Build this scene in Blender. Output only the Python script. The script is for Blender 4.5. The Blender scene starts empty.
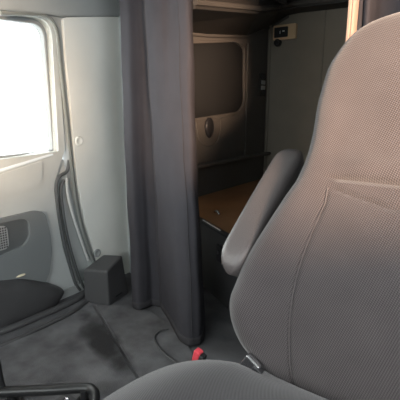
import bpy, bmesh, math, random
from mathutils import Vector, Matrix
random.seed(3)
S = bpy.context.scene
COL = S.collection
PI = math.pi

# ------------------------------------------------------------------ camera frame
YAW, PITCH, F, H = math.radians(37), math.radians(13), 400.0, 1.10
VIEW = Vector((-math.sin(YAW), math.cos(YAW), 0)); RIGHT = Vector((math.cos(YAW), math.sin(YAW), 0))
CAM = Vector((0, 0, H))

def ray(px, py):
    r, d = (px-200)/F, (py-200)/F
    return VIEW*(math.cos(PITCH)-d*math.sin(PITCH)) + RIGHT*r + Vector((0, 0, -(math.sin(PITCH)+d*math.cos(PITCH))))
def onx(px, py, X): d = ray(px, py); return CAM + d*((X-CAM.x)/d.x)
def ony(px, py, Y): d = ray(px, py); return CAM + d*((Y-CAM.y)/d.y)
def onz(px, py, Z): d = ray(px, py); return CAM + d*((Z-CAM.z)/d.z)
def yz(pts, X): return [(onx(a, b, X).y, onx(a, b, X).z) for a, b in pts]
def xz(pts, Y): return [(ony(a, b, Y).x, ony(a, b, Y).z) for a, b in pts]
def xy(pts, Z): return [(onz(a, b, Z).x, onz(a, b, Z).y) for a, b in pts]

# ------------------------------------------------------------------ materials
def mat(name, col, rough=.6, metal=0, var=.0, vscale=6, bump=0, bscale=200, stain=None, coat=0, spec=.5):
    m = bpy.data.materials.new(name); m.use_nodes = True
    nt = m.node_tree; b = nt.nodes['Principled BSDF']
    b.inputs['Base Color'].default_value = (*col, 1); b.inputs['Roughness'].default_value = rough
    b.inputs['Metallic'].default_value = metal; b.inputs['Specular IOR Level'].default_value = spec
    b.inputs['Coat Weight'].default_value = coat
    tc = nt.nodes.new('ShaderNodeTexCoord')
    if var or stain:
        n = nt.nodes.new('ShaderNodeTexNoise'); n.inputs['Scale'].default_value = vscale; n.inputs['Detail'].default_value = 6
        nt.links.new(tc.outputs['Object'], n.inputs['Vector'])
        cr = nt.nodes.new('ShaderNodeValToRGB')
        lo = stain or tuple(c*(1-var) for c in col); hi = col if stain else tuple(min(1, c*(1+var)) for c in col)
        cr.color_ramp.elements[0].color = (*lo, 1); cr.color_ramp.elements[1].color = (*hi, 1)
        cr.color_ramp.elements[0].position = .32; cr.color_ramp.elements[1].position = .68
        nt.links.new(n.outputs['Fac'], cr.inputs['Fac']); nt.links.new(cr.outputs['Color'], b.inputs['Base Color'])
    if bump:
        n2 = nt.nodes.new('ShaderNodeTexNoise'); n2.inputs['Scale'].default_value = bscale; n2.inputs['Detail'].default_value = 3
        nt.links.new(tc.outputs['Object'], n2.inputs['Vector'])
        bp = nt.nodes.new('ShaderNodeBump'); bp.inputs['Strength'].default_value = bump; bp.inputs['Distance'].default_value = .004
        nt.links.new(n2.outputs['Fac'], bp.inputs['Height']); nt.links.new(bp.outputs['Normal'], b.inputs['Normal'])
    return m

def weave(name, col_lo, col_hi, pitch, bumpd=.0015):
    """woven fabric: dots on a diagonal grid in UV metres"""
    m = bpy.data.materials.new(name); m.use_nodes = True
    nt = m.node_tree; b = nt.nodes['Principled BSDF']; b.inputs['Roughness'].default_value = .9
    b.inputs['Specular IOR Level'].default_value = .15
    b.inputs['Sheen Weight'].default_value = .25; b.inputs['Sheen Roughness'].default_value = .5
    uv = nt.nodes.new('ShaderNodeUVMap'); sx = nt.nodes.new('ShaderNodeSeparateXYZ'); nt.links.new(uv.outputs['UV'], sx.inputs[0])
    def M(op, a, bb=None):
        n = nt.nodes.new('ShaderNodeMath'); n.operation = op
        for i, v in enumerate((a, bb)):
            if v is None: continue
            if isinstance(v, (int, float)): n.inputs[i].default_value = v
            else: nt.links.new(v, n.inputs[i])
        return n.outputs[0]
    k = 2*PI/pitch
    su = M('SINE', M('MULTIPLY', M('ADD', sx.outputs['X'], M('MULTIPLY', sx.outputs['Y'], .5)), k))
    sv = M('SINE', M('MULTIPLY', M('SUBTRACT', sx.outputs['Y'], M('MULTIPLY', sx.outputs['X'], .35)), k*.9))
    f = M('ADD', M('MULTIPLY', M('MULTIPLY', su, sv), .5), .5)
    n = nt.nodes.new('ShaderNodeTexNoise'); n.inputs['Scale'].default_value = 9; n.inputs['Detail'].default_value = 4
    nt.links.new(uv.outputs['UV'], n.inputs['Vector'])
    f2 = M('ADD', M('MULTIPLY', f, .85), M('MULTIPLY', n.outputs['Fac'], .3))
    cr = nt.nodes.new('ShaderNodeValToRGB')
    cr.color_ramp.elements[0].color = (*col_lo, 1); cr.color_ramp.elements[1].color = (*col_hi, 1)
    cr.color_ramp.elements[0].position = .25; cr.color_ramp.elements[1].position = .9
    nt.links.new(f2, cr.inputs['Fac']); nt.links.new(cr.outputs['Color'], b.inputs['Base Color'])
    bp = nt.nodes.new('ShaderNodeBump'); bp.inputs['Strength'].default_value = .5; bp.inputs['Distance'].default_value = bumpd
    nt.links.new(f, bp.inputs['Height']); nt.links.new(bp.outputs['Normal'], b.inputs['Normal'])
    return m

def braid(name, col, col2, scale):
    m = mat(name, col, .5); nt = m.node_tree; b = nt.nodes['Principled BSDF']
    tc = nt.nodes.new('ShaderNodeTexCoord'); w = nt.nodes.new('ShaderNodeTexWave')
    w.wave_type = 'BANDS'; w.bands_direction = 'DIAGONAL'; w.inputs['Scale'].default_value = scale
    nt.links.new(tc.outputs['Object'], w.inputs['Vector'])
    cr = nt.nodes.new('ShaderNodeValToRGB'); cr.color_ramp.elements[0].color = (*col, 1); cr.color_ramp.elements[1].color = (*col2, 1)
    nt.links.new(w.outputs['Fac'], cr.inputs['Fac']); nt.links.new(cr.outputs['Color'], b.inputs['Base Color'])
    bp = nt.nodes.new('ShaderNodeBump'); bp.inputs['Distance'].default_value = .003; nt.links.new(w.outputs['Fac'], bp.inputs['Height'])
    nt.links.new(bp.outputs['Normal'], b.inputs['Normal'])
    return m

def glass(name):
    m = bpy.data.materials.new(name); m.use_nodes = True; nt = m.node_tree
    nt.nodes.remove(nt.nodes['Principled BSDF']); out = nt.nodes['Material Output']
    t = nt.nodes.new('ShaderNodeBsdfTransparent'); t.inputs[0].default_value = (.93, .96, .95, 1)
    g = nt.nodes.new('ShaderNodeBsdfGlossy'); g.inputs['Roughness'].default_value = .02
    fr = nt.nodes.new('ShaderNodeFresnel'); fr.inputs['IOR'].default_value = 1.25
    mx = nt.nodes.new('ShaderNodeMixShader'); nt.links.new(fr.outputs[0], mx.inputs[0])
    nt.links.new(t.outputs[0], mx.inputs[1]); nt.links.new(g.outputs[0], mx.inputs[2]); nt.links.new(mx.outputs[0], out.inputs[0])
    return m

M_PILLAR = mat('cream_trim', (.82, .83, .79), .55, var=.05, vscale=3, bump=.15, bscale=400)
M_SHELL = mat('shell_grey', (.35, .37, .37), .6, var=.04, bump=.15, bscale=300)
M_DOOR = mat('door_grey', (.48, .51, .51), .5, var=.04, bump=.2, bscale=500)
M_DOORD = mat('door_grey_dark', (.19, .205, .21), .5, bump=.2, bscale=500)
M_SILL = mat('sill_plastic', (.70, .77, .82), .2, bump=.05, bscale=300)
M_GASK = mat('gasket', (.20, .22, .23), .6)
M_REVEAL = mat('reveal', (.88, .87, .78), .5)
M_DARK = mat('black_plastic', (.018, .018, .02), .45, bump=.2, bscale=500)
M_DARK2 = mat('charcoal_plastic', (.064, .064, .067), .5, bump=.2, bscale=400)
M_STEEL = mat('black_steel', (.015, .015, .016), .4)
M_CHROME = mat('chrome', (.75, .76, .78), .2, metal=1)
M_CARPET = mat('carpet', (.14, .14, .15), .95, bump=.8, bscale=350, stain=(.06, .06, .065), vscale=5)
M_MAT = mat('mat', (.16, .16, .17), .9, bump=.6, bscale=250, stain=(.065, .065, .07), vscale=7)
def streak(m, a, b, width, dark):
    """a worn dark smear along a line of the mat"""
    nt = m.node_tree; bs = nt.nodes['Principled BSDF']; src = bs.inputs['Base Color'].links[0].from_socket
    a, b = Vector(a), Vector(b); d = (b-a); L = d.length; d.normalize(); n = Vector((-d.y, d.x, 0)); c = (a+b)/2
    tc = nt.nodes.new('ShaderNodeTexCoord')
    def vm(op, x, v):
        q = nt.nodes.new('ShaderNodeVectorMath'); q.operation = op; nt.links.new(x, q.inputs[0]); q.inputs[1].default_value = v
        return q.outputs['Value'] if op == 'DOT_PRODUCT' else q.outputs[0]
    def mm(op, x, y):
        q = nt.nodes.new('ShaderNodeMath'); q.operation = op
        for i_, v in enumerate((x, y)):
            if isinstance(v, (int, float)): q.inputs[i_].default_value = v
            else: nt.links.new(v, q.inputs[i_])
        return q.outputs[0]
    p = vm('SUBTRACT', tc.outputs['Object'], c)
    u = mm('DIVIDE', vm('DOT_PRODUCT', p, d), L*.55); w = mm('DIVIDE', vm('DOT_PRODUCT', p, n), width)
    r2 = mm('ADD', mm('MULTIPLY', u, u), mm('MULTIPLY', w, w))
    no = nt.nodes.new('ShaderNodeTexNoise'); no.inputs['Scale'].default_value = 9; no.inputs['Detail'].default_value = 5
    nt.links.new(tc.outputs['Object'], no.inputs['Vector'])
    k = mm('ADD', r2, mm('MULTIPLY', mm('SUBTRACT', no.outputs['Fac'], .5), 2.2))
    mr = nt.nodes.new('ShaderNodeMapRange'); mr.inputs['From Min'].default_value = .2; mr.inputs['From Max'].default_value = 1.3
    mr.inputs['To Min'].default_value = 1; mr.inputs['To Max'].default_value = 0; nt.links.new(k, mr.inputs['Value'])
    mx = nt.nodes.new('ShaderNodeMix'); mx.data_type = 'RGBA'; nt.links.new(mr.outputs[0], mx.inputs['Factor'])
    nt.links.new(src, mx.inputs['A']); mx.inputs['B'].default_value = (*dark, 1); nt.links.new(mx.outputs['Result'], bs.inputs['Base Color'])
streak(M_MAT, onz(84, 315, 0), onz(128, 376, 0), .07, (.024, .024, .026))
M_CURT = mat('curtain_cloth', (.042, .0405, .047), .9, var=.06, vscale=14, bump=.3, bscale=600, spec=.2)
M_CURT2 = mat('curtain_hem', (.046, .044, .048), .9, bump=.3, bscale=600, spec=.2)
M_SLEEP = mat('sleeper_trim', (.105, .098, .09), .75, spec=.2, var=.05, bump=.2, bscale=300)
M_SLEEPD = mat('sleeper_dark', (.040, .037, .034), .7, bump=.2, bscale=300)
M_BACK = mat('sleeper_trim_lit', (.215, .19, .155), .65, var=.05, bump=.2, bscale=300)  # lighter copy of the side trim: light on the back wall put into colour
M_SUNLIT = mat('curtain_sunlit', (.30, .21, .165), .8, bump=.2, bscale=300)  # lighter tan puts the sun on the curtain's edge into colour
M_BLIND = mat('window_blind', (.020, .021, .022), .9, spec=.08, bump=.2, bscale=200)
M_BROWN = mat('brown_board', (.30, .155, .075), .5, var=.15, vscale=4)
M_CREAM = mat('cream_plastic', (.70, .50, .30), .5)
M_WHITE = mat('white_print', (.8, .8, .8), .5)
M_RED = mat('red_button', (.6, .06, .08), .35)
M_ARM = mat('armrest_vinyl', (.082, .073, .073), .36, bump=.3, bscale=350)
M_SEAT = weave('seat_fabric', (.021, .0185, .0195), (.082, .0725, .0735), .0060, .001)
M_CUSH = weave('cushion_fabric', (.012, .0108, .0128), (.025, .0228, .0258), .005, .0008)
M_SEAM = mat('seam_thread', (.075, .067, .067), .9)
M_SEALB = braid('door_seal_braid', (.12, .13, .125), (.34, .36, .34), 45)
M_ZIP = braid('edge_strip', (.35, .36, .36), (.95, .95, .94), 45)
M_RIB = mat('rib_rubber', (.085, .09, .092), .5)
M_POCKET = mat('pocket_plastic', (.105, .113, .116), .5, bump=.2, bscale=500)
M_GLINT = mat('lens', (.75, .68, .5), .15, coat=1)  # pale colour for the two painted glints on the door pocket
M_GLASS = glass('window_glass')
M_GRILLE = mat('grille', (.35, .36, .36), .4)

# ------------------------------------------------------------------ helpers
def obj(name, bm, m, parent=None, bevel=0, smooth=True, seg=3, angle=35):
    me = bpy.data.meshes.new(name)
    bmesh.ops.remove_doubles(bm, verts=bm.verts, dist=1e-6)
    bmesh.ops.recalc_face_normals(bm, faces=bm.faces)
    bm.to_mesh(me); bm.free()
    me.materials.append(m)
    o = bpy.data.objects.new(name, me); COL.objects.link(o)
    if bevel: smooth = False
    if smooth:
        for p in me.polygons: p.use_smooth = True
    if bevel:
        b = o.modifiers.new('b', 'BEVEL'); b.width = bevel; b.segments = seg; b.limit_method = 'ANGLE'; b.angle_limit = math.radians(angle)
        b.harden_normals = False
    if smooth:
        me.set_sharp_from_angle(angle=math.radians(40))
    if parent: o.parent = parent; o.matrix_parent_inverse = parent.matrix_world.inverted() if parent.type != 'EMPTY' else Matrix.Translation(-parent.location)
    return o

def thing(name, label, cat, loc, group=None):
    o = bpy.data.objects.new(name, None); COL.objects.link(o); o.location = loc; o.empty_display_size = .05
    o['label'] = label; o['category'] = cat
    if group: o['group'] = group
    return o
def tag(o, label, cat, group=None, kind=None):
    o['label'] = label; o['category'] = cat
    if group: o['group'] = group
    if kind: o['kind'] = kind
    return o
def struct(o, label=None, cat=None):
    o['kind'] = 'structure'
    if label: o['label'] = label
    if cat: o['category'] = cat
    return o

def box(bm, x0, x1, y0, y1, z0, z1):
    v = [bm.verts.new((x, y, z)) for x in (x0, x1) for y in (y0, y1) for z in (z0, z1)]
    for f in ((0,1,3,2), (4,6,7,5), (0,4,5,1), (2,3,7,6), (0,2,6,4), (1,5,7,3)): bm.faces.new([v[i] for i in f])
    return bm
def newbox(*a): return box(bmesh.new(), *a)

def prism(axis, a0, a1, loops):
    """polygon (with holes) in the plane normal to axis, extruded a0..a1"""
    bm = bmesh.new()
    def pt(p, a):
        return {'x': (a, p[0], p[1]), 'y': (p[0], a, p[1]), 'z': (p[0], p[1], a)}[axis]
    import mathutils.geometry as mg
    vs = []; edges = []; ids = []
    for lp in loops:
        k0 = len(vs); n = len(lp); vs += [Vector(p) for p in lp]
        edges += [(k0+i, k0+(i+1) % n) for i in range(n)]
    co, ed, fa, _, _, _ = mg.delaunay_2d_cdt(vs, edges, [], 0, 1e-5)
    def inside(q):
        c = False
        for lp in loops:
            for i in range(len(lp)):
                (x1, y1), (x2, y2) = lp[i-1], lp[i]
                if (y1 > q[1]) != (y2 > q[1]) and q[0] < (x2-x1)*(q[1]-y1)/(y2-y1)+x1: c = not c
        return c
    bv = [bm.verts.new(pt(p, a0)) for p in co]
    for f in fa:
        if inside(sum((co[i] for i in f), Vector((0, 0)))/len(f)): bm.faces.new([bv[i] for i in f])
    loose = [v for v in bm.verts if not v.link_faces]
    bmesh.ops.delete(bm, geom=loose, context='VERTS')
    r = bmesh.ops.extrude_face_region(bm, geom=bm.faces[:])
    dv = Vector(pt((0, 0), a1-a0))
    bmesh.ops.translate(bm, vec=dv, verts=[g for g in r['geom'] if isinstance(g, bmesh.types.BMVert)])
    return bm

def rnd(pts, r, n=6):
    """round the corners of a closed polygon; r number or list"""
    out = []; N = len(pts)
    for i, p in enumerate(pts):
        p = Vector(p); a = Vector(pts[i-1]); b = Vector(pts[(i+1) % N])
        rr = r[i] if isinstance(r, (list, tuple)) else r
        if rr <= 0: out.append(tuple(p)); continue
        da, db = (a-p), (b-p); t = min(rr, da.length*.48, db.length*.48)
        A = p+da.normalized()*t; B = p+db.normalized()*t
        for k in range(n+1):
            u = k/n; q = A*(1-u)**2 + p*2*u*(1-u) + B*u*u
            out.append((q.x, q.y))
    return out
def rect(a0, a1, b0, b1, r, n=6): return rnd([(a0, b0), (a1, b0), (a1, b1), (a0, b1)], r, n)

def smoothpath(pts, n=8, closed=False):
    P = [Vector(p) for p in pts]; out = []; N = len(P)
    for i in range(N if closed else N-1):
        if closed: p0, p1, p2, p3 = P[i-1], P[i], P[(i+1) % N], P[(i+2) % N]
        else: p0, p1, p2, p3 = P[max(i-1, 0)], P[i], P[i+1], P[min(i+2, N-1)]
        for k in range(n):
            t = k/n
            out.append(.5*((2*p1)+(p2-p0)*t+(2*p0-5*p1+4*p2-p3)*t*t+(3*p1-p0-3*p2+p3)*t**3))
    if not closed: out.append(P[-1])
    return out

def tube(bm, pts, r, n=10, closed=False, caps=True, flat=1.0):
    P = [Vector(p) for p in pts]; N = len(P); rings = []
    ref = Vector((0, 0, 1)); prev = None
    for i in range(N):
        t = ((P[(i+1) % N]-P[i-1]) if closed else (P[min(i+1, N-1)]-P[max(i-1, 0)])).normalized()
        if prev is None:
            u = t.cross(ref)
            if u.length < .2: u = t.cross(Vector((1, 0, 0)))
        else: u = prev - t*prev.dot(t)
        u.normalize(); prev = u; v = t.cross(u)
        rr = r(i/(N-1)) if callable(r) else r
        rings.append([bm.verts.new(P[i]+(u*math.cos(2*PI*k/n)+v*math.sin(2*PI*k/n)*flat)*rr) for k in range(n)])
    for i in range(N if closed else N-1):
        a, b = rings[i], rings[(i+1) % N]
        for k in range(n): bm.faces.new((a[k], a[(k+1) % n], b[(k+1) % n], b[k]))
    if not closed and caps: bm.faces.new(rings[0][::-1]); bm.faces.new(rings[-1])
    return bm
def newtube(*a, **k): return tube(bmesh.new(), *a, **k)

def disc(c, normal, r, h, n=28):
    """rounded button"""
    bm = bmesh.new(); nn = Vector(normal).normalized(); u = nn.orthogonal().normalized(); v = nn.cross(u); rings = []
    for rr, hh in ((1, 0), (1, .5), (.93, .85), (.8, 1), (.55, .8), (.45, .55)):
        rings.append([bm.verts.new(Vector(c)+nn*h*hh+(u*math.cos(2*PI*k/n)+v*math.sin(2*PI*k/n))*r*rr) for k in range(n)])
    for a, b in zip(rings, rings[1:]):
        for k in range(n): bm.faces.new((a[k], a[(k+1) % n], b[(k+1) % n], b[k]))
    bm.faces.new(rings[-1]); bm.faces.new(rings[0][::-1])
    return bm

def grid_surface(fn, nu, nv, closeu=False, caps=False, uvfn=None):
    bm = bmesh.new(); uvl = bm.loops.layers.uv.new('UVMap')
    R = [[bm.verts.new(fn(i/(nu if closeu else nu-1), j/(nv-1))) for i in range(nu)] for j in range(nv)]
    uvs = {}
    for j in range(nv-1):
        for i in range(nu if closeu else nu-1):
            i2 = (i+1) % nu
            f = bm.faces.new((R[j][i], R[j][i2], R[j+1][i2], R[j+1][i]))
            if uvfn:
                for l, (a, b) in zip(f.loops, ((i, j), (i+1, j), (i+1, j+1), (i, j+1))):
                    l[uvl].uv = uvfn(a/(nu if closeu else nu-1), b/(nv-1))
    if caps:
        bm.faces.new(R[0][::-1]); bm.faces.new(R[-1])
    return bm

def lerp_table(tab, s):
    for (a, *va), (b, *vb) in zip(tab, tab[1:]):
        if s <= b:
            t = (s-a)/(b-a); t = t*t*(3-2*t) if False else t
            return [p*(1-t)+q*t for p, q in zip(va, vb)]
    return list(tab[-1][1:])
def catmull_table(tab, s):
    n = len(tab)
    for i in range(n-1):
        if s <= tab[i+1][0] or i == n-2:
            t = (s-tab[i][0])/(tab[i+1][0]-tab[i][0])
            out = []
            for c in range(1, len(tab[0])):
                p1, p2 = tab[i][c], tab[i+1][c]
                h = tab[i+1][0]-tab[i][0]
                m1 = (tab[i+1][c]-tab[i-1][c])/(tab[i+1][0]-tab[i-1][0])*h if i > 0 else (p2-p1)
                m2 = (tab[i+2][c]-tab[i][c])/(tab[i+2][0]-tab[i][0])*h if i < n-2 else (p2-p1)
                out.append((2*t**3-3*t*t+1)*p1+(t**3-2*t*t+t)*m1+(-2*t**3+3*t*t)*p2+(t**3-t*t)*m2)
            return out

# ------------------------------------------------------------------ the setting
XW, XO = -1.95, -2.07           # inner skin / outer skin of the cab side
XS = -1.75                      # sleeper side lining
YB = 3.31                       # sleeper back wall
XR = .36                        # driver's side
YF = -1.15                      # front
ZC = 2.15
struct(obj('floor', newbox(XO-.02, XR+.1, YF-.1, YB+.1, -.06, 0), M_CARPET), 'dark grey carpeted cab floor', 'floor')
struct(obj('ceiling', newbox(XO-.02, XR+.1, YF-.1, YB+.1, ZC, ZC+.05), M_SHELL))
struct(obj('wall_back', newbox(XO, XR+.1, YB, YB+.06, 0, ZC), M_BACK), 'grey brown back wall of the sleeper', 'wall')

DY1 = 1.345                     # rear edge of the door opening
door_hole = yz([(66, 150), (72, 185), (79, 222), (92, 262), (93, 284)], XW)
# wall with door opening
zt = onx(55, 20, XW).z
hole = [(.0, .05), (.0, 1.55), (onx(40, 14, XW).y, onx(40, 14, XW).z)]
hole += yz([(52, 20), (57, 32), (60, 60), (66, 115), (69, 150), (73, 185), (79, 222), (91, 262), (92, 284)], XW)
hole += [(onx(92, 284, XW).y, .05)]
wl = struct(obj('wall_left', prism('x', XO, XW, [[(YF-.1, 0), (1.98, 0), (1.98, ZC), (YF-.1, ZC)], hole]), M_SHELL), 'light grey cab side wall around the passenger door', 'wall')
# sleeper side lining with blind window
blind = rnd(yz([(180, 44), (236, 42), (244, 48), (244, 104), (238, 112), (180, 121)], XS), [.02, .03, .04, .05, .04, .02])
lin_r = prism('x', XO, XS, [[(1.9, 0), (YB, 0), (YB, ZC), (1.9, ZC)], blind])
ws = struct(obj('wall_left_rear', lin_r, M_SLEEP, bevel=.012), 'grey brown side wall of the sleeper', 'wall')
# driver side and front with openings; unseen driver's window shaped to steer the sun
struct(obj('wall_right', prism('x', XR, XR+.08, [[(YF-.1, 0), (YB, 0), (YB, ZC), (YF-.1, ZC)], rect(-.06, .68, .93, 1.72, .06)]), M_SHELL))
struct(obj('wall_front', prism('y', YF-.08, YF, [[(XO, 0), (XR+.08, 0), (XR+.08, ZC), (XO, ZC)], rect(XO+.12, XR-.06, .95, 1.72, .08)]), M_SHELL))
struct(obj('window_1', newbox(XO+.08, XR-.02, YF-.05, YF-.044, .93, 1.74), M_GLASS))

# pillar trim panel
pil = yz([(61, 18), (64, 60), (69, 110), (72, 150), (76, 185), (83, 222), (96, 262), (97, 276), (128, 276), (150, 276), (150, 17), (120, 17)], XW)
obj('pillar_panel', prism('x', XW, XW+.022, [rnd(pil, [.02]+[.03]*5+[.02, .01, 0, .01, .01, 0])]), M_PILLAR, wl, bevel=.010)
# vertical step to the rear part of the pillar, beside the curtain
pil2 = yz([(119, 20), (123, 100), (127, 200), (131, 296), (150, 296), (150, 16), (119, 16)], XW+.03)
obj('pillar_return', prism('x', XW+.02, XW+.045, [pil2]), M_SHELL, wl, bevel=.010)
for i, (a, b, r) in enumerate(((79, 141, .027), (97, 253, .026))):
    obj('plug', disc(onx(a, b, XW+.022), (1, 0, 0), r, .008), M_SHELL if i else M_PILLAR, wl)
# overhead header rail above the door
tr = [(YF, 1.60)] + yz([(0, 10), (45, 13.5), (62, 16.5), (118, 16.5), (150, 16.5)], XW+.035)
struct(obj('trim_1', prism('x', XW, XW+.035, [tr + [(tr[-1][0], ZC), (YF, ZC)]]), M_SHELL, bevel=.012), 'grey roof lining rail above the passenger door', 'trim')

# ---------------------------------------------------------------- passenger door
door = bpy.data.objects.new('door_1', None); COL.objects.link(door); door.location = (XW, .6, .03)
struct(door, 'grey passenger door with a bright window', 'door')
GX = -2.02
win = rnd([(.12, .845), (onx(52, 150, GX).y, onx(52, 150, GX).z), (onx(42, 25, GX).y, onx(42, 25, GX).z), (.12, onx(0, 25, GX).z-.02)], [.05, .015, .07, .05], 8)
def off(pts, d):
    c = Vector((sum(p[0] for p in pts)/len(pts), sum(p[1] for p in pts)/len(pts)))
    out = []; n = len(pts)
    for i in range(n):
        a, b = Vector(pts[i-1]), Vector(pts[(i+1) % n]); t = (b-a).normalized(); nn = Vector((t.y, -t.x))
        if nn.dot(Vector(pts[i])-c) < 0: nn = -nn
        q = Vector(pts[i])+nn*d; out.append((q.x, q.y))
    return out
obj('window_pane', prism('x', GX-.034, GX-.028, [off(win, .012)]), M_GLASS, door)
obj('window_gasket', prism('x', GX-.04, GX+.012, [off(win, .034), win]), M_GASK, door, bevel=.006)
DX = -1.962
skin = [(.02, .05), (.02, onx(0, 12, DX).z)] + yz([(40, 12.5), (51, 16), (56.5, 27), (59, 60), (62.5, 110), (65, 150)], DX) + yz([(56, 178), (54, 190), (57, 215), (62, 245), (70, 272)], DX) + [(onx(76, 283, DX).y, .05)]
opening = rnd([(.06, onx(0, 166, DX).z), (onx(58.5, 151, DX).y, onx(58.5, 151, DX).z-.002), (onx(51, 19.5, DX).y, onx(51, 19.5, DX).z), (.06, onx(0, 16.5, DX).z)], [.05, .01, .09, .05], 8)
obj('door_panel', prism('x', XO+.005, DX, [rnd(skin, .012, 3), opening]), M_DOOR, door, bevel=.007)
bm = bmesh.new()
la_ = [[bm.verts.new((xx, p[0], p[1])) for p in lp] for xx, lp in ((GX+.008, off(win, .024)), (DX-.004, opening), (GX-.04, opening), (GX-.04, off(win, .024)))]
for q in range(4):
    a, b = la_[q], la_[(q+1) % 4]
    for k in range(len(a)): bm.faces.new((a[k], a[(k+1) % len(a)], b[(k+1) % len(a)], b[k]))
obj('window_reveal', bm, M_REVEAL, door)
# sill strip
sl = [onx(0, 161, GX), onx(46, 150, GX)]
y1 = onx(56, 151, DX).y-.004
bm = bmesh.new()
vs = []
for pt_, pb_ in (((0, 160), (0, 171)), ((0, 160), (0, 171)), ((52, 150), (54, 154))):
    a_ = onx(*pt_, GX+.022); b_ = onx(*pb_, DX+.008); y = b_.y; za, zb = a_.z, b_.z
    if not vs: y = .05; zb -= .02; za -= .01
    vs.append([bm.verts.new(p) for p in ((GX+.022, y, za), (DX+.008, y, zb), (DX+.004, y, zb-.012), (GX-.03, y, zb-.012), (GX-.03, y, za))])
for q in (0, 1):
    for k in range(5): bm.faces.new((vs[q][k], vs[q][(k+1) % 5], vs[q+1][(k+1) % 5], vs[q+1][k]))
bm.faces.new(vs[0][::-1]); bm.faces.new(vs[2])
obj('window_sill', bm, M_SILL, door, bevel=.006)
# raised upper panel
up = [(.05, onx(0, 175, DX).z-.01)] + yz([(0, 174.5), (42, 161), (42, 178), (36, 187)], DX) + yz([(0, 197)], DX)
up = up + [(.05, up[-1][1]-.02)]
obj('upper_pad', prism('x', DX-.004, DX+.007, [rnd(up, [.01, 0, .01, .02, .03, 0, .02])]), M_DOOR, door, bevel=.006)
# armrest recess panel with pocket and grille
arm = [(.1, onx(0, 216, DX).z-.02)] + yz([(0, 218), (34, 210), (43, 212), (48, 232), (50, 250), (48, 270), (42, 286)], DX)
arm = arm + [(arm[-1][0]-.25, arm[-1][1]-.03), (.1, arm[-1][1]-.05)]
pk = [(.2, onx(0, 222, DX).z)] + yz([(0, 222), (20, 218), (27, 220), (28, 236), (22, 245), (0, 255)], DX)
pk = pk + [(.2, pk[-1][1]-.03)]
obj('armrest_panel', prism('x', DX-.01, DX+.022, [rnd(arm, [.02, 0, .03, .03, .03, .02, .02, .02, 0, .02]), rnd(pk, [.02, 0, .02, .02, .02, .02, 0, .02])]), M_DOORD, door, bevel=.010)
obj('pull_pocket', prism('x', DX-.008, DX+.004, [off(rnd(pk, .02), .004)]), M_POCKET, door)
gr = obj('speaker_grille', prism('x', DX+.003, DX+.012, [rect(.55, onx(7, 235, DX).y, onx(4, 249, DX).z, onx(4, 225, DX).z, .03)]), M_GRILLE, door, bevel=.004)
bm = bmesh.new()
gy1, gz0, gz1 = onx(7, 235, DX).y, onx(4, 249, DX).z, onx(4, 225, DX).z
for i in range(9):
    for k in range(30):
        y = gy1-.012-k*.0125; z = gz0+.012+(gz1-gz0-.024)*i/8
        if y > .57: box(bm, DX+.011, DX+.0135, y-.004, y+.004, z-.004, z+.004)
obj('grille_holes', bm, M_DARK2, gr)
# lower door pocket: a bulging dark bin
bo = smoothpath([(y, z, 0) for y, z in yz([(-60, 285), (0, 279), (20, 277.5), (40, 280.5), (51, 283.5), (61, 288), (60, 294), (52, 304), (38, 313), (0, 328), (-60, 352)], DX)], 6, closed=True)
bc = sum(bo, Vector())/len(bo)
bm = bmesh.new(); rings = []
for f_, hx in ((1, 0), (.985, .02), (.95, .04), (.88, .058), (.75, .072), (.5, .082), (.2, .086)):
    rings.append([bm.verts.new((DX+.002+hx, bc.x+(p.x-bc.x)*f_, bc.y+(p.y-bc.y)*f_)) for p in bo])
for a, b in zip(rings, rings[1:]):
    for k in range(len(bo)): bm.faces.new((a[k], a[(k+1) % len(bo)], b[(k+1) % len(bo)], b[k]))
bm.faces.new(rings[-1])
obj('door_pocket', bm, M_DARK2, door)
for a, b in ((21, 275.5), (21, 286.5)):  # two bright reflections on the pocket, modelled as pale ovals
    p = onx(a, b, DX+(.022 if b < 280 else .055))
    bm = bmesh.new(); bmesh.ops.create_uvsphere(bm, u_segments=20, v_segments=12, radius=1)
    for v in bm.verts: v.co = Vector((v.co.x*.010, v.co.y*.026, v.co.z*.007))+p
    obj('pocket_glint', bm, M_GLINT, door)

# door seals
def path(pts, X, n=8): return smoothpath([onx(a, b, X) for a, b in pts], n)
seal = path([(0, 13), (25, 13.5), (42, 15), (52, 21), (57.5, 35), (60, 60), (65, 105), (69.5, 145), (72, 170), (76, 200), (83, 232), (93, 262), (96, 278)], XW+.012)
obj('door_seal', newtube(seal, .011, 10), M_SEALB, wl)
strip = path([(66.5, 178), (68, 195), (73, 215), (80, 237), (88, 260)], XW+.004)
obj('edge_strip', newtube(strip, .008, 8), M_ZIP, door)
rib = path([(69, 160), (67, 171), (60, 176), (56.5, 183), (57, 200), (61, 228), (67, 255), (75, 282), (80, 290)], XW-.004)
obj('edge_rib', newtube(rib, .010, 8), M_RIB, door)
rib = path([(64, 180), (61, 188), (62, 205), (66, 230), (72, 255), (80, 280), (84, 288)], XW-.004)
obj('edge_rib', newtube(rib, .009, 8), M_RIB, door)
obj('hinge_side_skin', prism('x', XO+.03, XW-.035, [[(1.2, .06), (1.2, .85)]+yz([(66, 160), (72, 190), (79, 222), (91, 262), (92, 286)], XW-.012)+[(1.4, .06)]]), M_DOOR, door)
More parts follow.
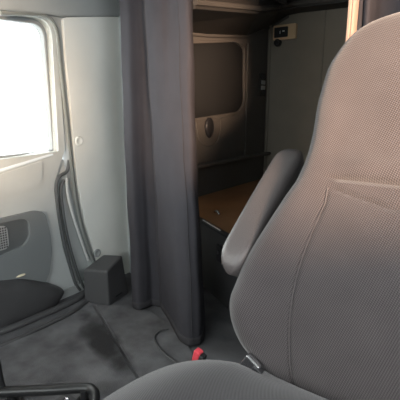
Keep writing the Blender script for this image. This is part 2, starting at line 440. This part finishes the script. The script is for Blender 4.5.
# door step sill
stp = smoothpath([onz(a, b, .0) for a, b in ((-80, 358), (0, 334), (40, 318), (75, 302), (90, 290))], 8)
struct(obj('trim_2', newtube([p+Vector((0, 0, .012)) for p in stp], .022, 12, flat=.8), M_DARK2), 'dark rubber sill strip along the door step', 'trim')
stp = smoothpath([onz(a, b, .0) for a, b in ((-80, 374), (0, 347), (40, 329), (72, 313), (93, 297))], 8)
struct(obj('trim_3', newtube([p+Vector((0, 0, .006)) for p in stp], .014, 12, flat=.8), M_DARK2), 'thin dark edging of the floor carpet by the door', 'trim')

# ---------------------------------------------------------------- box at the pillar foot
A, B, C_ = onz(84, 302, 0), onz(109, 307, 0), onz(129, 293, 0)
D_ = A+(C_-B)
bx = thing('cover_box', 'dark grey plastic box cover on the floor at the foot of the pillar', 'box', ((A+C_)/2).to_tuple())
bm = bmesh.new()
hA = .205
lo = [A, B, C_, D_]
cen = (A+B+C_+D_)/4
vb = [bm.verts.new(p) for p in lo]
vt = [bm.verts.new(cen+(p-cen)*f+Vector((0, 0, hh))) for p, f, hh in zip(lo, (.96, .95, .78, .84), (.20, .215, .25, .235))]
for k in range(4): bm.faces.new((vb[k], vb[(k+1) % 4], vt[(k+1) % 4], vt[k]))
bm.faces.new(vt); bm.faces.new(vb[::-1])
obj('housing', bm, M_DARK2, bx, bevel=.012)
d = (C_-B).normalized(); nb = Vector((d.y, -d.x, 0)); nb = nb if nb.y < 0 else -nb; p = (B+C_)/2+nb*.010+Vector((0, 0, .03))
obj('belt_slot', newtube([p-d*.03, p+d*.03], .012, 10, flat=.8), M_DARK, bx)
obj('belt_tongue', newtube([p-d*.012+nb*.012+Vector((0, 0, .004)), p+d*.02+nb*.012+Vector((0, 0, .007))], .005, 8), M_CHROME, bx)

# ---------------------------------------------------------------- floor: mats, cord, seat bracket
s0, s1 = onz(92, 305, .0), onz(160, 418, .0)
dirv = (s1-s0).normalized()
e0 = [onz(a, b, 0) for a, b in ((-40, 362), (0, 349), (40, 332), (70, 318), (92, 306))]
lm = [(p.x, p.y) for p in e0]+[(onz(140, 386, 0).x, onz(140, 386, 0).y), (-.72, .30), (-1.7, .10)]
tag(obj('floor_mat', prism('z', .001, .009, [rnd(lm, .015, 3)]), M_MAT, bevel=.003), 'worn dark floor mat in front of the passenger door', 'floor mat', 'floor mats')
rm = [(onz(a, b, 0).x, onz(a, b, 0).y) for a, b in ((96, 306), (128, 307), (150, 312), (172, 328), (190, 350), (200, 372), (160, 400), (144, 386))]
tag(obj('floor_mat', prism('z', .001, .008, [rnd(rm, .015, 3)]), M_MAT, bevel=.003), 'dark floor mat between the hanging curtain and the seat', 'floor mat', 'floor mats')
cd = smoothpath([onz(a, b, .01) for a, b in ((168, 329), (164, 330), (159, 332), (154.5, 338), (159, 348), (168, 357), (178, 364), (190, 374))], 8)
tag(obj('cord', newtube(cd, .006, 8), M_DARK2), 'black cord curling over the floor below the curtain', 'cord')

br = thing('seat_bracket', 'black tubular steel floor bracket on the mat by the passenger door', 'bracket', onz(50, 388, .05).to_tuple())
zb_ = .06
bar = [onz(-30, 395, zb_), onz(4, 392, zb_), onz(50, 390, zb_), onz(84, 388, zb_), onz(93, 391, zb_), onz(95, 400, zb_), onz(91, 430, zb_), onz(86, 470, zb_)]
obj('rear_bar', newtube(smoothpath(bar, 8), .019, 14), M_STEEL, br)
up0 = onz(5, 391, zb_)
obj('upright', newtube(smoothpath([up0+Vector((0, 0, 0)), up0+Vector((-.01, -.004, .04)), up0+Vector((-.012, -.01, .17)), up0+Vector((-.015, -.02, .22))], 6), .010, 12), M_STEEL, br)
for px_ in (12, 84):
    p = onz(px_, 390, zb_)
    obj('foot', disc((p.x, p.y, .009), (0, 0, 1), .035, .012), M_STEEL, br)
    obj('post', newtube([(p.x, p.y, .012), (p.x, p.y, zb_)], .015, 12), M_STEEL, br)
p = onz(66, 397, .03)
obj('bolt', disc((p.x, p.y, .009), (0, 0, 1), .014, .012), M_CHROME, br)
obj('plate', newbox(p.x-.04, p.x+.04, p.y-.03, p.y+.03, .009, .014), M_DARK2, br, bevel=.002)

# ---------------------------------------------------------------- curtains
def curtain(name, label, plan, plan_top, z0, z1, m):
    A_ = smoothpath([(x, y, 0) for x, y in plan], 12); B_ = smoothpath([(x, y, 0) for x, y in plan_top], 12)
    n = len(A_)-1
    def at(P, u):
        k = min(n-1, int(u*n)); f = u*n-k; return P[k]*(1-f)+P[k+1]*f
    def fn(u, v):
        z = z0+(z1-z0)*v; t = min(1.0, max(0.0, (z-.02)/1.55)); t = 1-(1-t)**1.15
        p = at(A_, u)*(1-t)+at(B_, u)*t
        w = .0025*math.sin(5*z+u*7)+.0015*math.sin(17*z+u*19)
        return (p.x+w*.6, p.y+w, z)
    root = thing(name, label, 'curtain', (A_[n//2].x, A_[n//2].y, z0))
    o = obj('cloth', grid_surface(fn, 200, 60), m, root)
    so = o.modifiers.new('s', 'SOLIDIFY'); so.thickness = .005; so.offset = 0
    o2 = obj('hem', grid_surface(lambda u, v: fn(u, v*.022), 200, 4), M_CURT2, root)
    so = o2.modifiers.new('s', 'SOLIDIFY'); so.thickness = .008; so.offset = 0
    return root, fn
def fl(px, py): p = onz(px, py, .02); return (p.x, p.y)
def tp(px, Y): p = ony(px, 8, Y); return (p.x, p.y)
plan = [fl(139, 300), fl(132.5, 305), fl(138, 308.5), fl(146, 306.5), fl(152, 304), fl(158, 305), fl(166, 306), fl(168, 302.5), fl(161, 303.5), fl(163, 308), fl(169, 317), fl(175, 328), fl(181, 339), fl(189, 344), fl(196, 343.5), fl(201, 341.5), fl(204, 334), fl(204, 324)]
plan_top = [tp(124, 1.50), tp(119.5, 1.455), tp(127, 1.43), tp(135, 1.455), tp(141, 1.475), tp(148, 1.48), tp(157, 1.475), tp(156, 1.455), tp(147, 1.45), tp(146, 1.425), tp(153, 1.40), tp(161, 1.40), tp(168, 1.41), tp(175, 1.40), tp(180, 1.385), tp(187, 1.385), tp(191, 1.42), tp(190, 1.47)]
cr_, cfn = curtain('curtain', 'grey brown privacy curtain hanging to the floor beside the pillar', plan, plan_top, .012, 1.80, M_CURT)
obj('edge_hem', newtube([Vector(cfn(.80, v/40))+Vector((.001, -.003, 0)) for v in range(41)], .0022, 6), M_CURT2, cr_)
obj('edge_hem', newtube([Vector(cfn(.53, v/40))+Vector((-.001, -.001, 0)) for v in range(41)], .004, 6), M_CURT2, cr_)
# driver side curtain, gathered behind the seat
def py_(px, Y=1.45): return ony(px, 20, Y).x
x0 = py_(346)
plan2 = [(x0, 1.50), (x0+.02, 1.47), (x0+.035, 1.43), (x0+.05, 1.425), (x0+.058, 1.44), (x0+.066, 1.425), (x0+.08, 1.42), (x0+.088, 1.45), (x0+.10, 1.50), (x0+.16, 1.53), (x0+.20, 1.50), (x0+.235, 1.47), (x0+.27, 1.50), (x0+.33, 1.54), (x0+.38, 1.50), (x0+.42, 1.47), (x0+.48, 1.5), (x0+.55, 1.53), (x0+.62, 1.49)]
c2_, _ = curtain('curtain', 'gathered curtain behind the top of the seat, with a tan strip for its sunlit edge', plan2, plan2, .012, 1.80, M_CURT)
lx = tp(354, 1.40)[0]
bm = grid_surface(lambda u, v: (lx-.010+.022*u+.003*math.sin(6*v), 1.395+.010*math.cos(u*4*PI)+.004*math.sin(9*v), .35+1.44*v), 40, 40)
ln_ = obj('sunlit_edge', bm, M_SUNLIT, c2_)  # added tan strip, coloured like the curtain edge caught by the sun
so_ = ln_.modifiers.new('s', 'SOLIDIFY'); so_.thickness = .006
# rail carrying both
rl = thing('curtain_rail', 'curtain rail under the roof between cab and sleeper', 'rail', (-.8, 1.46, 1.8))
obj('track', newbox(-1.9, XR, 1.36, 1.54, 1.80, 1.83), M_SLEEPD, rl, bevel=.006)
obj('header', newbox(-1.9, XR, 1.42, 1.50, 1.83, ZC), M_SHELL, rl, bevel=.006)

# ---------------------------------------------------------------- sleeper
blp = struct(obj('window_2', prism('x', XS-.03, XS-.012, [off(blind, .02)]), M_BLIND), 'dark covered window in the sleeper side wall', 'window')
obj('window_frame', prism('x', XS-.03, XS+.008, [off(blind, .016), off(blind, -.002)]), M_SLEEP, blp, bevel=.006)
# side wall panel below the window
lp = rnd(yz([(180, 127), (200, 122), (222, 118), (248, 113), (251, 118), (251, 149), (200, 160), (180, 165)], XS), .02)
sp = obj('side_panel', prism('x', XS, XS+.010, [lp]), M_SLEEP, ws, bevel=.006)
# latch
c = onx(208, 127, XS+.01)
lt = thing('latch', 'black teardrop latch under the dark sleeper window', 'latch', c.to_tuple())
bm = bmesh.new(); bmesh.ops.create_uvsphere(bm, u_segments=24, v_segments=14, radius=1)
for v in bm.verts:
    k = 1 if v.co.z > 0 else 1-.35*v.co.z*-1
    v.co = Vector((v.co.x*.022+.012, v.co.y*.052*k, v.co.z*.075-.005))+c
obj('knob', bm, M_DARK, lt)
ur = smoothpath([onx(a, b, XS+.012) for a, b in ((196, 122), (198, 136), (203, 144), (210, 146), (217, 142), (220, 132), (221, 120))], 6)
obj('escutcheon', newtube(ur, .007, 8), M_SLEEP, lt)
# ledge along the side
lg = [onx(150, 174, XS), onx(262, 150.5, XS)]
zl = onx(225, 158.5, XS).z
tag(obj('shelf', newbox(XS, XS+.07, 1.9, YB, zl-.025, zl), M_SLEEP, bevel=.008), 'narrow ledge along the sleeper side wall below the latch', 'shelf')
# corner trim strips
cx0 = onx(246, 90, XS).y
bm = bmesh.new(); box(bm, XS, XS+.018, onx(245.5, 80, XS).y, onx(247.5, 80, XS).y, zl, 1.6)
obj('corner_ridge', bm, M_SLEEP, ws, bevel=.004)
px = ony(268, 100, YB).x
struct(obj('trim_4', newtube([(px, YB-.006, .46), (px, YB-.006, 1.9)], .012, 10), M_BACK), 'upright trim strip in the rear corner of the sleeper', 'trim')
px = ony(323.5, 40, YB).x
struct(obj('trim_5', newtube([(px, YB-.001, .46), (px, YB-.001, 1.9)], .009, 8), M_BACK), 'vertical joint on the sleeper back wall', 'trim')
# switch strip
p = onx(261.5, 85, XS)
hz = (onx(261.5, 73, XS).z-onx(261.5, 96, XS).z)/2; hy = (onx(264.5, 85, XS).y-onx(258.5, 85, XS).y)/2
sw = thing('switch_panel', 'narrow upright strip of small switches on the sleeper corner', 'switch panel', (XS, p.y, p.z))
obj('plate', prism('x', XS, XS+.012, [rect(p.y-hy, p.y+hy, p.z-hz, p.z+hz, .01)]), M_SLEEPD, sw, bevel=.003)
for k in range(4):
    z = p.z+hz*(.68-.46*k)
    obj('switch', prism('x', XS+.012, XS+.02, [rect(p.y-hy*.55, p.y+hy*.6, z-hz*.17, z+hz*.17, .005)]), M_GRILLE if k in (1, 2) else M_DARK, sw, bevel=.002)
# display module on back wall
f = xz([(274.5, 41.5), (297, 38), (297, 23), (274.5, 27)], YB)
xa, xb = f[0][0], f[1][0]; za_, zb2 = (f[0][1]+f[1][1])/2, (f[2][1]+f[3][1])/2
dm = thing('control_unit', 'cream framed control unit with a black screen on the sleeper back wall', 'control unit', ((xa+xb)/2, YB, za_))
obj('housing', prism('y', YB-.03, YB, [rect(xa, xb, za_, zb2, .012)]), M_CREAM, dm, bevel=.005)
xs_ = xa+(xb-xa)*.66
scn = obj('screen', prism('y', YB-.036, YB-.028, [rect(xa+.012, xs_, za_+.018, zb2-.018, .008)]), M_DARK, dm, bevel=.002)
mx_, mz = (xa+.012+xs_)/2, (za_+zb2)/2
bm = bmesh.new()
h_ = (zb2-za_)*.10
box(bm, mx_-.010, mx_-.004, YB-.0375, YB-.036, mz-h_, mz+h_)
box(bm, mx_+.014, mx_+.034, YB-.0375, YB-.036, mz+h_*.1, mz+h_)
obj('symbols', bm, M_WHITE, scn, smooth=False)
obj('button_pad', prism('y', YB-.034, YB-.028, [rect(xs_+.012, xb-.012, za_+.02, zb2-.02, .006)]), M_CREAM, dm, bevel=.002)
q = ony(278.5, 43, YB)
obj('knob', disc((q.x, YB-.002, q.z), (0, -1, 0), .032, .035), M_DARK, dm)

# overhead cabinet running round the corner
oc = thing('overhead_cabinet', 'dark overhead cabinet running round the sleeper corner', 'cabinet', (-1.4, 2.9, 1.7))
bm = bmesh.new()
zs = 1.60
prof = []          # stations along the run: (wall point, inward point), bottom z at wall, at front
XF = XS+.40
def q2(p): return (p.x, p.y), p.z
def wf(pw, pf): (a, za), (b, zb) = q2(pw), q2(pf); return (a, b, za, zb)
def side(px, pyw, pyf): w_ = onx(px, pyw, XS); f = onx(px, pyf, XF); f2 = Vector((XF, w_.y, f.z)); return wf(w_, f2)
z_s = onx(230, 36, XS).z; z_f = onx(200, 9, XF).z
fA, fB = onx(197, 9, XF), onx(258, 14, XF)
zfy = lambda y: fA.z+(fB.z-fA.z)*(y-fA.y)/(fB.y-fA.y)
yq = onx(246, 36, XS).y; zq = onx(195, 35.5, XS).z
st = [((XS, 1.75), (XF, 1.75), zq-.03, zfy(1.75)), ((XS, 2.4), (XF, 2.4), onx(212, 36, XS).z, zfy(2.4)), ((XS, yq), (XF, fB.y), onx(246, 36, XS).z, fB.z)]
w_ = Vector((XS, YB, ony(269, 27, YB).z)); f_ = ony(279, 11, YB-.25); st.append(wf(w_, f_))
for a, b in ((288, 15.5), (300, 13), (345, 8)):
    w_ = ony(a, b, YB); f_ = ony(a, b-6, YB-.22); st.append(((w_.x, YB), (w_.x+.02, YB-.22), w_.z, f_.z))
w_ = st[-1]; st.append(((XR, YB), (XR, YB-.22), w_[2], w_[3]))
rings = []
for (wx, wy), (fx, fy), zw, zf in st:
    rings.append([bm.verts.new(p) for p in ((wx, wy, zw), (fx, fy, zf), (fx, fy, ZC), (wx, wy, ZC))])
for a, b in zip(rings, rings[1:]):
    for k in range(4): bm.faces.new((a[k], a[(k+1) % 4], b[(k+1) % 4], b[k]))
bm.faces.new(rings[0][::-1]); bm.faces.new(rings[-1])
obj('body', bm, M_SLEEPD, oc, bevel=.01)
obj('edge_trim', newtube([Vector((fx+.004, fy-.004, zf+.03)) for (_, (fx, fy), zw, zf) in st], .016, 8), M_SLEEP, oc)
obj('wall_trim', newtube([Vector((wx+.008, wy-.004 if wy == YB else wy, zw-.006)) for ((wx, wy), _, zw, zf) in st[:5]], .012, 8), M_SLEEP, oc)
for y0, y1_ in ((1.78, 2.28), (2.30, 2.78)):
    obj('cabinet_door', newbox(XF, XF+.014, y0, y1_, zfy(y1_)+.07, ZC-.02), M_SLEEPD, oc, bevel=.006)
for xx0, xx1 in ((-1.0, -.66), (-.64, -.30), (-.28, .06)):
    obj('cabinet_door', newbox(xx0, xx1, YB-.234, YB-.22, 2.03, ZC-.02), M_SLEEPD, oc, bevel=.006)

# bunk
ZB = .46
bk = thing('bunk', 'sleeper bunk with a bare brown top board and black front', 'bunk', (-1.3, 2.4, 0))
fe = [onz(a, b, ZB) for a, b in ((150, 189), (197, 215), (236, 237.5))]
dv = (fe[2]-fe[1]).normalized()
pa = fe[1]-dv*.33; pb = fe[1]+dv*1.7
top = [(XS, max(pa.y, 1.92)), (pa.x if pa.x > XS else XS+.01, pa.y), (fe[1].x, fe[1].y), (fe[2].x, fe[2].y), (-.45, fe[2].y-.10), (XR, fe[2].y-.12), (XR, YB), (XS, YB)]
top = [(XS+.004, fe[1].y+.12), (fe[1].x, fe[1].y), (fe[2].x, fe[2].y), (-.6, fe[2].y+.03), (XR-.01, fe[2].y+.03), (XR-.01, YB-.01), (XS+.004, YB-.01)]
obj('top_board', prism('z', ZB-.03, ZB, [top]), M_BROWN, bk, bevel=.006)
ins = [top[0], (top[1][0]+.01, top[1][1]+.02), (top[2][0]+.01, top[2][1]+.02), (top[3][0], top[3][1]+.02), (top[4][0], top[4][1]+.02), top[5], top[6]]
obj('base', prism('z', 0, ZB-.03, [ins]), M_DARK2, bk, bevel=.006)
e = [Vector((*p, ZB-.012))+Vector((0, -.008, 0)) for p in top[:5]]; e[0].x += .03; e[4].x -= .02
obj('edge_strip', newtube(e, .016, 10), M_DARK, bk)
obj('edge_strip', newtube([e[1].lerp(e[2], .25)+Vector((-.005, -.006, .012)), e[1].lerp(e[2], .72)+Vector((-.005, -.006, .012))], .006, 8), M_CHROME, bk, )  # chrome sliver modelled as the shiny highlight along the dark strip
q = onz(217, 214, ZB)
obj('pull_ring', newtube(smoothpath([q+Vector((-.03, .015, .004)), q+Vector((0, 0, .018)), q+Vector((.03, -.015, .004))], 6), .006, 8), M_CHROME, bk)
n_ = Vector((-dv.y, dv.x, 0)); n_ = n_ if n_.y < 0 else -n_
base_mid = Vector(ins[1]).lerp(Vector(ins[2]), .56)
lc = Vector((base_mid.x, base_mid.y, .30))
bm = bmesh.new(); box(bm, -.03, .03, -.012, .012, -.05, .05)
R = Matrix(((dv.x, -n_.x, 0), (dv.y, -n_.y, 0), (0, 0, 1))).to_4x4()
bmesh.ops.transform(bm, matrix=Matrix.Translation(lc)@R, verts=bm.verts)
la = obj('latch', bm, M_DARK, bk, bevel=.004)
obj('latch_button', disc(lc+n_*.012+Vector((0, 0, .01)), n_, .014, .008), M_DARK2, la)

# ---------------------------------------------------------------- the seat
CX = -.160
seat = thing('truck_seat', 'grey woven cloth truck seat with a raised armrest', 'seat', (CX, .45, 0))
REC = math.radians(20)
base = Vector((CX, .76, .50)); UP = Vector((0, math.sin(REC), math.cos(REC))); FR = Vector((0, -math.cos(REC), math.sin(REC)))
HT = .860
#        s     half-width  half-thick  bolster
BT0 = [(-.02, .13, .03, .0), (0.0, .20, .05, .01), (.04, .265, .07, .03), (.09, .300, .080, .050), (.14, .313, .085, .060), (.185, .306, .085, .060), (.25, .294, .085, .050), (.40, .238, .080, .030), (.45, .217, .078, .022), (.51, .205, .076, .018), (.56, .203, .074, .016), (.63, .206, .072, .014), (.684, .203, .070, .012), (.727, .198, .068, .010), (.776, .177, .062, .008), (.806, .157, .056, .006), (.824, .133, .050, .004), (.834, .110, .045, .003), (.848, .065, .035, 0), (.855, .02, .018, 0), (.857, .004, .006, 0)]
BT = [((a+.02)/.877, w_, t_, b_) for a, w_, t_, b_ in BT0]
def SV(s_): return (s_+.02)/.877
def g(x, s): return math.exp(-(x/s)**2)
def back_fn(u, v):
    w, t, bo = catmull_table(BT, v)
    w = max(w, .004); t = max(t, .003)
    a = 2*PI*u; ca, sa = math.cos(a), math.sin(a)
    p = 2/2.9
    x = w*math.copysign(abs(ca)**p, ca); d = t*math.copysign(abs(sa)**p, sa)
    if sa > 0:
        q = abs(x)/w
        d += bo*(math.exp(-((q-.86)/.20)**2)) - bo*.25*math.exp(-(q/.5)**2)
        # vertical bolster seam below the crease, fading above
        sm_ = v*.877-.02
        vs_ = max(0, min(1, (.44-sm_)/.03))
        xs = seam_x(sm_)
        d -= .005*g(abs(x)-xs, .005)*vs_
        # crease between upper and lower pad
        fade = max(0, min(1, (.140-abs(x))/.03))
        k_ = max(0, 1-abs(x)/.14)
        s1, s2 = .456, .438-.032*k_
        d -= .013*g(sm_-s1, .005)*fade
        d -= .009*g(sm_-s2, .006)*fade
        d += .010*math.exp(-((sm_-s1-.028)/.026)**2)*max(0, min(1, (.16-abs(x))/.09))
    return base+Vector((x, 0, 0))+UP*(v*.877-.02)+FR*d
def seam_x(s_): return .128+.030*math.sin(PI*min(1, max(0, (.40-s_)/.40))) if s_ < .40 else .128
def back_uv(u, v):
    w, t, bo = catmull_table(BT, v); w = max(w, .004)
    a = 2*PI*u; ca = math.cos(a); x = w*math.copysign(abs(ca)**(2/2.9), ca)
    return (x if math.sin(a) >= 0 else 1-x, v*.877)
bm = grid_surface(back_fn, 320, 200, closeu=True, caps=True, uvfn=back_uv)
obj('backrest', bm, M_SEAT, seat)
def surf(x, v):
    w, t, bo = catmull_table(BT, v); q = min(1, abs(x)/w)**(2.9/2)
    ca = -q if x < 0 else q; a = math.acos(max(-1, min(1, ca)))
    return Vector(back_fn(a/(2*PI), v))
for sgn in (-1, 1):
    pts = [surf(sgn*seam_x(q_), SV(q_))+FR*.003 for q_ in [.02+i*.007 for i in range(60)]]
    obj('seam', newtube(pts, .0015, 6), M_SEAM, seat)
# cushion
CUT = [(0.0, .17, .02), (.03, .28, .05), (.10, .36, .068), (.3, .400, .080), (.55, .412, .084), (.72, .405, .084), (.84, .378, .078), (.92, .325, .062), (.97, .250, .042), (1.0, .15, .02)]
CY0, CY1, CZ = .00, .75, .518
def cush_fn(u, v):
    w, t = catmull_table(CUT, v); a = 2*PI*u; ca, sa = math.cos(a), math.sin(a); p = 2/2.6
    x = w*math.copysign(abs(ca)**p, ca); z = t*math.copysign(abs(sa)**p, sa)
    if sa > 0: z += .012*math.exp(-((abs(x)/w-.75)/.2)**2)
    return Vector((CX+x, CY0+(CY1-CY0)*v, CZ+z-.030*v*v-.022*v**5))
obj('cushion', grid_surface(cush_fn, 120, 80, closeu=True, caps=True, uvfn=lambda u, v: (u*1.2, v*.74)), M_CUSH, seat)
# base under the cushion
obj('seat_pan', newbox(CX-.24, CX+.24, .12, .80, .38, .43), M_DARK, seat, bevel=.01)
obj('suspension', newbox(CX-.17, CX+.17, .2, .72, .04, .38), M_DARK2, seat, bevel=.02)
obj('floor_plate', newbox(CX-.22, CX+.22, .15, .78, 0, .04), M_STEEL, seat, bevel=.01)
obj('recliner', newbox(CX-.255, CX+.255, .77, .84, .40, .56), M_DARK, seat, bevel=.01)
# raised armrest on the inboard side
XA = -.475
a0, a1 = onx(236, 263, XA), onx(292, 160, XA)
ax = (a1-a0); al = ax.length; ax = ax/al; wn = Vector((0, -ax.z, ax.y))
def arm_fn(u, v):
    tt = v; e = min(1, tt/.15, (1-tt)/.15); e = math.sqrt(max(0, 1-(1-e)**2)); e = max(e, .02)
    a = 2*PI*u; ca, sa = math.cos(a), math.sin(a); p = 2/3.6
    k = .040+.006*math.sin(PI*tt)
    return a0+ax*(al*(tt*1.18-.09))+Vector((1, 0, 0))*(.041*e*math.copysign(abs(ca)**p, ca))+wn*(k*e*math.copysign(abs(sa)**p, sa))
am = obj('armrest', grid_surface(arm_fn, 48, 60, closeu=True, caps=True), M_ARM, seat)
pv = a1-ax*.06
obj('armrest_pivot', newtube([pv+Vector((.01, .02, 0)), pv+Vector((.12, .05, 0))], .022, 14), M_DARK, am)
# buckles
def buckle(name, label, p, mtop, tilt):
    t = thing(name, label, 'seat belt buckle', p.to_tuple())
    bm = newbox(-.016, .016, -.010, .010, -.055, .0)
    R = Matrix.Rotation(tilt, 4, 'Y'); bmesh.ops.transform(bm, matrix=Matrix.Translation(p)@R, verts=bm.verts)
    obj('body', bm, M_DARK, t, bevel=.004)
    bm = newbox(-.014, .004, -.012, .008, -.03, .006)
    bmesh.ops.transform(bm, matrix=Matrix.Translation(p)@R, verts=bm.verts)
    obj('button', bm, mtop, t, bevel=.003)
    q = p+R.to_3x3()@Vector((0, 0, -.05))
    obj('stalk', newtube(smoothpath([q, q+Vector((0, .01, -.12)), Vector((q.x+.02, q.y+.02, .10)), Vector((q.x+.05, q.y+.03, .03))], 6), .008, 8), M_STEEL, t)
    return t
buckle('belt_buckle', 'red buttoned seat belt buckle standing beside the seat cushion', onz(200.5, 353, .50), M_RED, math.radians(14))
p = onz(255, 360.5, .565)  # silver seat belt buckle, built as part of the seat
bm = newbox(-.020, .018, -.008, .008, -.05, 0)
bmesh.ops.transform(bm, matrix=Matrix.Translation(p)@Matrix.Rotation(math.radians(32), 4, 'Y'), verts=bm.verts)
ba = obj('silver_buckle', bm, M_CHROME, seat, bevel=.004); ba['label'] = 'silver metal seat belt buckle'
bm = newbox(-.004, .020, -.010, .006, -.05, -.006)
bmesh.ops.transform(bm, matrix=Matrix.Translation(p+Vector((.008, 0, -.004)))@Matrix.Rotation(math.radians(32), 4, 'Y'), verts=bm.verts)
obj('buckle_cover', bm, M_DARK, ba, bevel=.003)

# ---------------------------------------------------------------- light
w = bpy.data.worlds.new('sky'); S.world = w; w.use_nodes = True
bg = w.node_tree.nodes['Background']; bg.inputs[0].default_value = (.98, .985, 1, 1); bg.inputs[1].default_value = 6.0
def portal(name, loc, rot, sx, sy):
    l = bpy.data.lights.new(name, 'AREA'); l.shape = 'RECTANGLE'; l.size = sx; l.size_y = sy; l.cycles.is_portal = True
    o = bpy.data.objects.new(name, l); COL.objects.link(o); o.location = loc; o.rotation_euler = rot
portal('windscreen_light', (-.85, YF-.02, 1.33), (math.radians(90), 0, 0), 2.2, .85)
portal('driver_window_light', (XR+.04, .31, 1.325), (0, math.radians(90), 0), .85, .78)
portal('passenger_window_light', (GX-.05, .68, 1.18), (0, math.radians(-90), 0), .75, 1.25)
sun = bpy.data.lights.new('sun', 'SUN'); sun.energy = 12.5; sun.angle = math.radians(16); sun.color = (1, .66, .44)
so = bpy.data.objects.new('sun', sun); COL.objects.link(so)
sd = Vector((-.715, .695, -.055)).normalized()
so.rotation_euler = sd.to_track_quat('-Z', 'Y').to_euler()

# ---------------------------------------------------------------- camera
cd_ = bpy.data.cameras.new('camera'); co = bpy.data.objects.new('camera', cd_); COL.objects.link(co)
cd_.sensor_width = 36; cd_.lens = 36*F/400; cd_.clip_start = .02
co.location = CAM; fwd = VIEW*math.cos(PITCH)+Vector((0, 0, -math.sin(PITCH)))
co.rotation_euler = fwd.to_track_quat('-Z', 'Y').to_euler()
S.camera = co
S.view_settings.view_transform = 'Standard'; S.view_settings.look = 'None'; S.view_settings.gamma = 1
S.view_settings.exposure = .78; S.view_settings.use_curve_mapping = False
